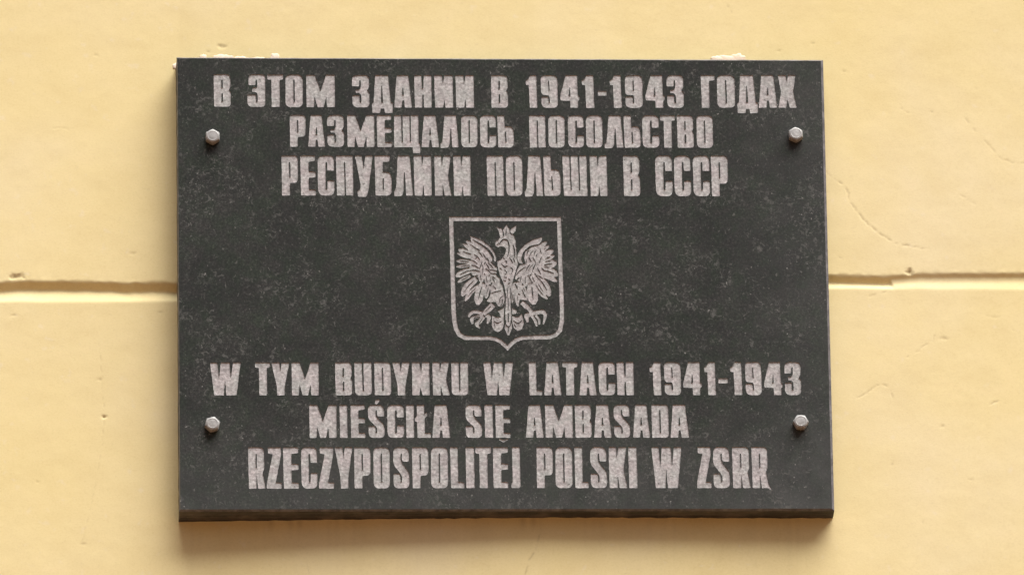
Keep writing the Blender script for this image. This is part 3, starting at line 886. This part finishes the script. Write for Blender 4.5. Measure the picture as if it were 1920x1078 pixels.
# --- thighs, tail, legs
E_([(745, 1075), (850, 1062), (896, 1120), (922, 1240), (934, 1330), (905, 1400), (872, 1438), (832, 1428), (792, 1362), (700, 1372), (655, 1350), (700, 1290), (722, 1230), (708, 1150)])
E_([(1056, 1070), (1180, 1056), (1202, 1150), (1262, 1240), (1276, 1342), (1205, 1332), (1152, 1330), (1132, 1440), (1096, 1400), (1070, 1340), (1034, 1390), (1026, 1210)])
for pl, w in (([(725, 1235), (790, 1210), (880, 1190)], [4, 10, 4]), ([(845, 1390), (862, 1310), (905, 1270)], [4, 10, 4]), ([(895, 1320), (890, 1390), (862, 1420)], [14, 12, 3]), ([(760, 1120), (800, 1170)], [4, 9]),
              ([(1085, 1090), (1108, 1130), (1122, 1165)], [6, 22, 6]), ([(1125, 1240), (1165, 1250)], [9, 7]), ([(1066, 1260), (1078, 1340), (1100, 1400)], [5, 11, 3]), ([(1125, 1270), (1128, 1350)], [9, 5]), ([(1035, 1220), (1055, 1330)], [5, 9]),
              ([(1190, 1180), (1240, 1290)], [8, 14])):
    brush(pl, w, 'D')
brush([(985, 1300), (982, 1420), (984, 1500)], [78, 70, 92])
brush([(984, 1480), (984, 1600), (988, 1712)], [84, 104, 20])
brush([(985, 1660), (984, 1760), (984, 1862)], [96, 112, 26])
E_([(742, 1560), (790, 1590), (840, 1596), (880, 1580), (915, 1560), (918, 1700), (892, 1778), (832, 1814), (772, 1792), (736, 1720)])
E_([(816, 1498), (900, 1462), (940, 1410), (932, 1560), (872, 1588), (850, 1530)])
E_([(1042, 1560), (1090, 1590), (1150, 1580), (1182, 1538), (1204, 1600), (1216, 1690), (1184, 1772), (1124, 1800), (1064, 1752), (1040, 1660)])
E_([(1026, 1430), (1060, 1468), (1118, 1490), (1100, 1542), (1040, 1548)])
for pl, w in (([(768, 1600), (772, 1680), (790, 1750)], [4, 9, 4]), ([(770, 1650), (820, 1678), (885, 1650)], [5, 12, 5]), ([(1060, 1640), (1130, 1682), (1185, 1640)], [5, 14, 6]), ([(1070, 1690), (1100, 1740)], [4, 8]),
              ([(926, 1420), (930, 1560), (942, 1680), (960, 1722)], [8, 16, 14, 10]), ([(1030, 1420), (1036, 1540), (1030, 1650), (1010, 1720)], [8, 12, 14, 10]), ([(960, 1722), (986, 1730), (1012, 1720)], [10, 9, 10]),
              ([(984, 1535), (985, 1660)], [16, 14]), ([(984, 1745), (985, 1810)], [10, 7]), ([(984, 1310), (984, 1480)], [7, 7])):
    brush(pl, w, 'D')
for pl, w in (([(760, 1398), (690, 1470), (605, 1545)], [74, 70, 44]), ([(610, 1540), (500, 1512), (430, 1530), (388, 1590)], [44, 38, 38, 22]), ([(600, 1565), (500, 1590), (440, 1620), (448, 1694)], [40, 34, 48, 26]),
              ([(620, 1575), (560, 1650), (510, 1700), (560, 1756)], [44, 52, 48, 20]), ([(640, 1570), (690, 1590), (672, 1690)], [30, 62, 16]),
              ([(1180, 1368), (1260, 1440), (1335, 1525)], [46, 62, 50]), ([(1320, 1535), (1430, 1520), (1500, 1512), (1536, 1570), (1505, 1700)], [44, 48, 56, 40, 16]), ([(1330, 1560), (1380, 1630), (1412, 1728)], [40, 40, 24]),
              ([(1390, 1560), (1440, 1620), (1448, 1704)], [34, 32, 22]), ([(1330, 1560), (1260, 1570), (1276, 1668)], [34, 66, 24])):
    brush(pl, [q * 1.28 for q in w])
for pl, w in (([(640, 1500), (720, 1430)], [5, 10]), ([(560, 1580), (480, 1600), (470, 1650)], [5, 10, 5]), ([(600, 1600), (550, 1680)], [5, 9]), ([(1240, 1460), (1290, 1520)], [6, 14]), ([(1360, 1560), (1420, 1640)], [4, 10]),
              ([(1445, 1570), (1478, 1650)], [4, 12]), ([(1460, 1540), (1500, 1570)], [4, 9])):
    brush(pl, w, 'D')


# ------------------------------------------------------------------ cut the slab face
def inset_outline(dpx):
    c = CORN.copy()
    l, t, r_, b2 = dpx * 0.8, dpx * 1.15, dpx * 1.9, dpx * 1.3
    c[0] += (l, t); c[1] += (-r_, t); c[2] += (-r_, -b2); c[3] += (l, -b2)
    o = []
    for i in range(4):
        a, b_ = c[i], c[(i + 1) % 4]
        n = 90 if i % 2 == 0 else 64
        for j in range(n):
            o.append(a + (b_ - a) * j / n)
    return np.array(o)


CH = 2.3
ring_in, ring_out = inset_outline(CH), inset_outline(0.0)
chip = np.array([0.32 * float(vnoise(np.array(k / 2.3), np.array(0.5), 3)) for k in range(len(ring_in))])
cen = ring_in.mean(0)
ring_in_j = ring_in + (cen - ring_in) / np.hypot(*(cen - ring_in).T)[:, None] * chip[:, None]

V2, E2 = [], []


def add_loop(pl):
    s = len(V2)
    for q in pl:
        V2.append(Vector((float(q[0]) - 950.0, float(q[1]) - 530.0)))
    n = len(pl)
    E2.extend([(s + i, s + (i + 1) % n) for i in range(n)])


add_loop(ring_in_j)
for _, _, pl in polys:
    add_loop(pl)
rv, re_, rf, *_ = delaunay_2d_cdt(V2, E2, [], 0, 1e-4)
rv = np.array([(v[0] + 950.0, v[1] + 530.0) for v in rv])
rf = [tuple(f) for f in rf]
tri = np.array([f for f in rf if len(f) == 3])
cc = rv[tri].mean(1)


def inside(pl, q):
    pl = np.asarray(pl)
    x, y = q[:, 0], q[:, 1]
    ins = np.zeros(len(q), bool)
    x0, y0 = pl[-1]
    for x1, y1 in pl:
        cnd = (y0 > y) != (y1 > y)
        if cnd.any():
            xi = (x1 - x0) * (y - y0) / ((y1 - y0) if y1 != y0 else 1e-12) + x0
            ins ^= cnd & (x < xi)
        x0, y0 = x1, y1
    return ins


lab = np.full(len(tri), -1)
slab_in = inside(ring_in_j, cc)
lab[~slab_in] = -2
order = {'L': 0, 'D': 1}


def paint(pl, kind, ident):
    a = np.asarray(pl)
    m = np.where((cc[:, 0] > a[:, 0].min()) & (cc[:, 0] < a[:, 0].max()) & (cc[:, 1] > a[:, 1].min()) & (cc[:, 1] < a[:, 1].max()))[0]
    if len(m) == 0:
        return
    s = m[inside(pl, cc[m])]
    if kind == 'L':
        lab[s] = ident
    else:
        s = s[lab[s] == ident]
        lab[s] = -1


for kind, ident, pl in polys:      # painted in order: later strokes lie over earlier ones
    paint(pl, kind, ident)

XYZ = Pn(rv, 0.0)
DEPTH = {SHIELD_ID: 0.0006, EAGLE_ID: 0.0005}


def sub_mesh(sel):
    f = tri[sel]
    u, inv = np.unique(f.ravel(), return_inverse=True)
    return u, inv.reshape(f.shape)


def ccw(vs, fs):
    """make faces look towards -Y"""
    a, b_, c_ = vs[fs[:, 0]], vs[fs[:, 1]], vs[fs[:, 2]]
    n = np.cross(b_ - a, c_ - a)[:, 1]
    fs = fs.copy()
    fl = n > 0
    fs[fl] = fs[fl][:, ::-1]
    return fs


plaque = empty('stone_plaque', (0, 0.03, 0))
plaque['label'] = 'dark granite plaque with engraved Russian and Polish text and a crowned eagle'
plaque['category'] = 'plaque'
OFF = Vector((0, 0.03, 0))


def part(name, verts, faces, mat, parent=plaque, smooth=False):
    verts = [(v[0], v[1] - 0.03, v[2]) for v in verts]
    return mesh_obj(name, verts, faces, mat, parent, smooth)


# slab: front face with its openings, arris, sides, back
u, fs = sub_mesh(lab == -1)
vs = XYZ[u]
fs = ccw(vs, fs)
verts = [tuple(v) for v in vs]
faces = [tuple(f) for f in fs.tolist()]
nface = len(faces)
n = len(ring_in)
A = Pn(ring_in_j, 0.0); B = Pn(ring_out, 0.0)
rb_ = len(verts)
verts += [tuple(v) for v in A]
mid_ = len(verts)
for k, v in enumerate(B):
    verts.append((v[0], 0.0022 + 0.0003 * rng.uniform(-1, 1), v[2]))
bk = []
steps = (0.012, 0.024, 0.036, 0.046)
for d in steps:
    bk.append(len(verts))
    for k, v in enumerate(B):
        w = 0.0006 * rng.uniform(-1, 1)
        verts.append((v[0] + w * 0.5, d, v[2] + w))
chf = []
for k in range(n):
    k2 = (k + 1) % n
    chf.append((rb_ + k, mid_ + k, mid_ + k2, rb_ + k2))
sdf = []
prev = mid_
for s in bk:
    for k in range(n):
        k2 = (k + 1) % n
        sdf.append((prev + k, s + k, s + k2, prev + k2))
    prev = s
faces += chf + sdf + [tuple(range(prev, prev + n))]
slab = part('slab', verts, faces, M_GR)
slab.data.materials.append(M_CH)
slab.data.materials.append(M_SIDE)
mi = [0] * nface + [1] * len(chf) + [2] * (len(sdf) + 1)
slab.data.polygons.foreach_set('material_index', mi)


def engraved(name, ident, mat, parent, depth):
    sel = lab == ident
    if not sel.any():
        return None
    u, fs = sub_mesh(sel)
    vs = XYZ[u].copy()
    fs = ccw(vs, fs)
    top = vs.copy(); bot = vs.copy(); bot[:, 1] = depth
    cnt = {}
    for f in fs.tolist():
        for i in range(3):
            a, b_ = f[i], f[(i + 1) % 3]
            cnt[(a, b_)] = cnt.get((a, b_), 0) + 1
    faces = [tuple(f) for f in fs.tolist()]
    nv = len(bot)
    # gently uneven floor, as left by the blasting
    for k in range(nv):
        bot[k, 1] += 0.00008 * rng.uniform(-1, 1)
    verts = [tuple(v) for v in bot]
    idx = {}

    def tv(i):
        if i not in idx:
            idx[i] = len(verts)
            verts.append(tuple(top[i]))
        return idx[i]
    for (a, b_) in list(cnt):
        if (b_, a) not in cnt:
            faces.append((b_, a, tv(a), tv(b_)))
    return part(name, verts, faces, mat, parent)


line_names = ['first Russian line', 'second Russian line', 'third Russian line', 'first Polish line', 'second Polish line', 'third Polish line']
line_obj = []
for k in range(6):
    e = empty('text_line', (0, 0, 0), plaque)
    line_obj.append(e)
for i, (li, c) in enumerate(letters):
    engraved('letter', i, M_LET, line_obj[li], 0.0007)
arms = empty('coat_of_arms', (0, 0, 0), plaque)
engraved('shield_border', SHIELD_ID, M_EAG, arms, DEPTH[SHIELD_ID])
engraved('eagle', EAGLE_ID, M_EAG, arms, DEPTH[EAGLE_ID])


# ------------------------------------------------------------------ bolts
def bolt(cx, cy, rot, tilt):
    """domed hexagon head with a thin washer face"""
    q = P(cx, cy, -0.0060)
    R = 0.0099
    rings = [(R * 0.90, 0.0010, 6), (R * 0.94, -0.0005, 6), (R, -0.0008, 6), (R, -0.0062, 6), (R * 0.97, -0.0068, 6), (R * 0.80, -0.0084, 24), (R * 0.62, -0.0091, 24), (R * 0.56, -0.0089, 24), (R * 0.25, -0.0091, 24)]
    vs, fs = [], []
    N = 24
    for r, y, kind in rings:
        for k in range(N):
            a = 2 * math.pi * k / N
            if kind == 6:
                s = math.pi / 3
                al = (a % s) - s / 2
                rr = r * math.cos(s / 2) / math.cos(al)
                # ease the six corners
                rr = min(rr, r * 0.975)
            else:
                rr = r
            a2 = a + rot
            vs.append(((rr * math.cos(a2)), y, rr * math.sin(a2)))
    for j in range(len(rings) - 1):
        for k in range(N):
            k2 = (k + 1) % N
            fs.append((j * N + k, j * N + k2, (j + 1) * N + k2, (j + 1) * N + k))
    vs.append((0, rings[-1][1], 0))
    c0 = len(vs) - 1
    for k in range(N):
        fs.append(((len(rings) - 1) * N + k, (len(rings) - 1) * N + (k + 1) % N, c0))
    Rm = Matrix.Rotation(tilt[0], 3, 'X') @ Matrix.Rotation(tilt[1], 3, 'Z')
    out = []
    for v in vs:
        w = Rm @ Vector(v)
        out.append((q[0] + w[0], w[1], q[2] + w[2]))
    o = part('bolt', out, fs, M_MET)
    return o


bolt(398.7, 255.8, math.radians(90), (0.02, 0.0))
bolt(1491.8, 252.2, math.radians(93), (-0.03, 0.03))
bolt(398.0, 794.2, math.radians(76), (0.03, 0.03))
bolt(1501.8, 790.6, math.radians(57), (-0.02, -0.03))
print('slab tris', nface, 'letters', len(letters), 'wall verts', len(wall.data.vertices))
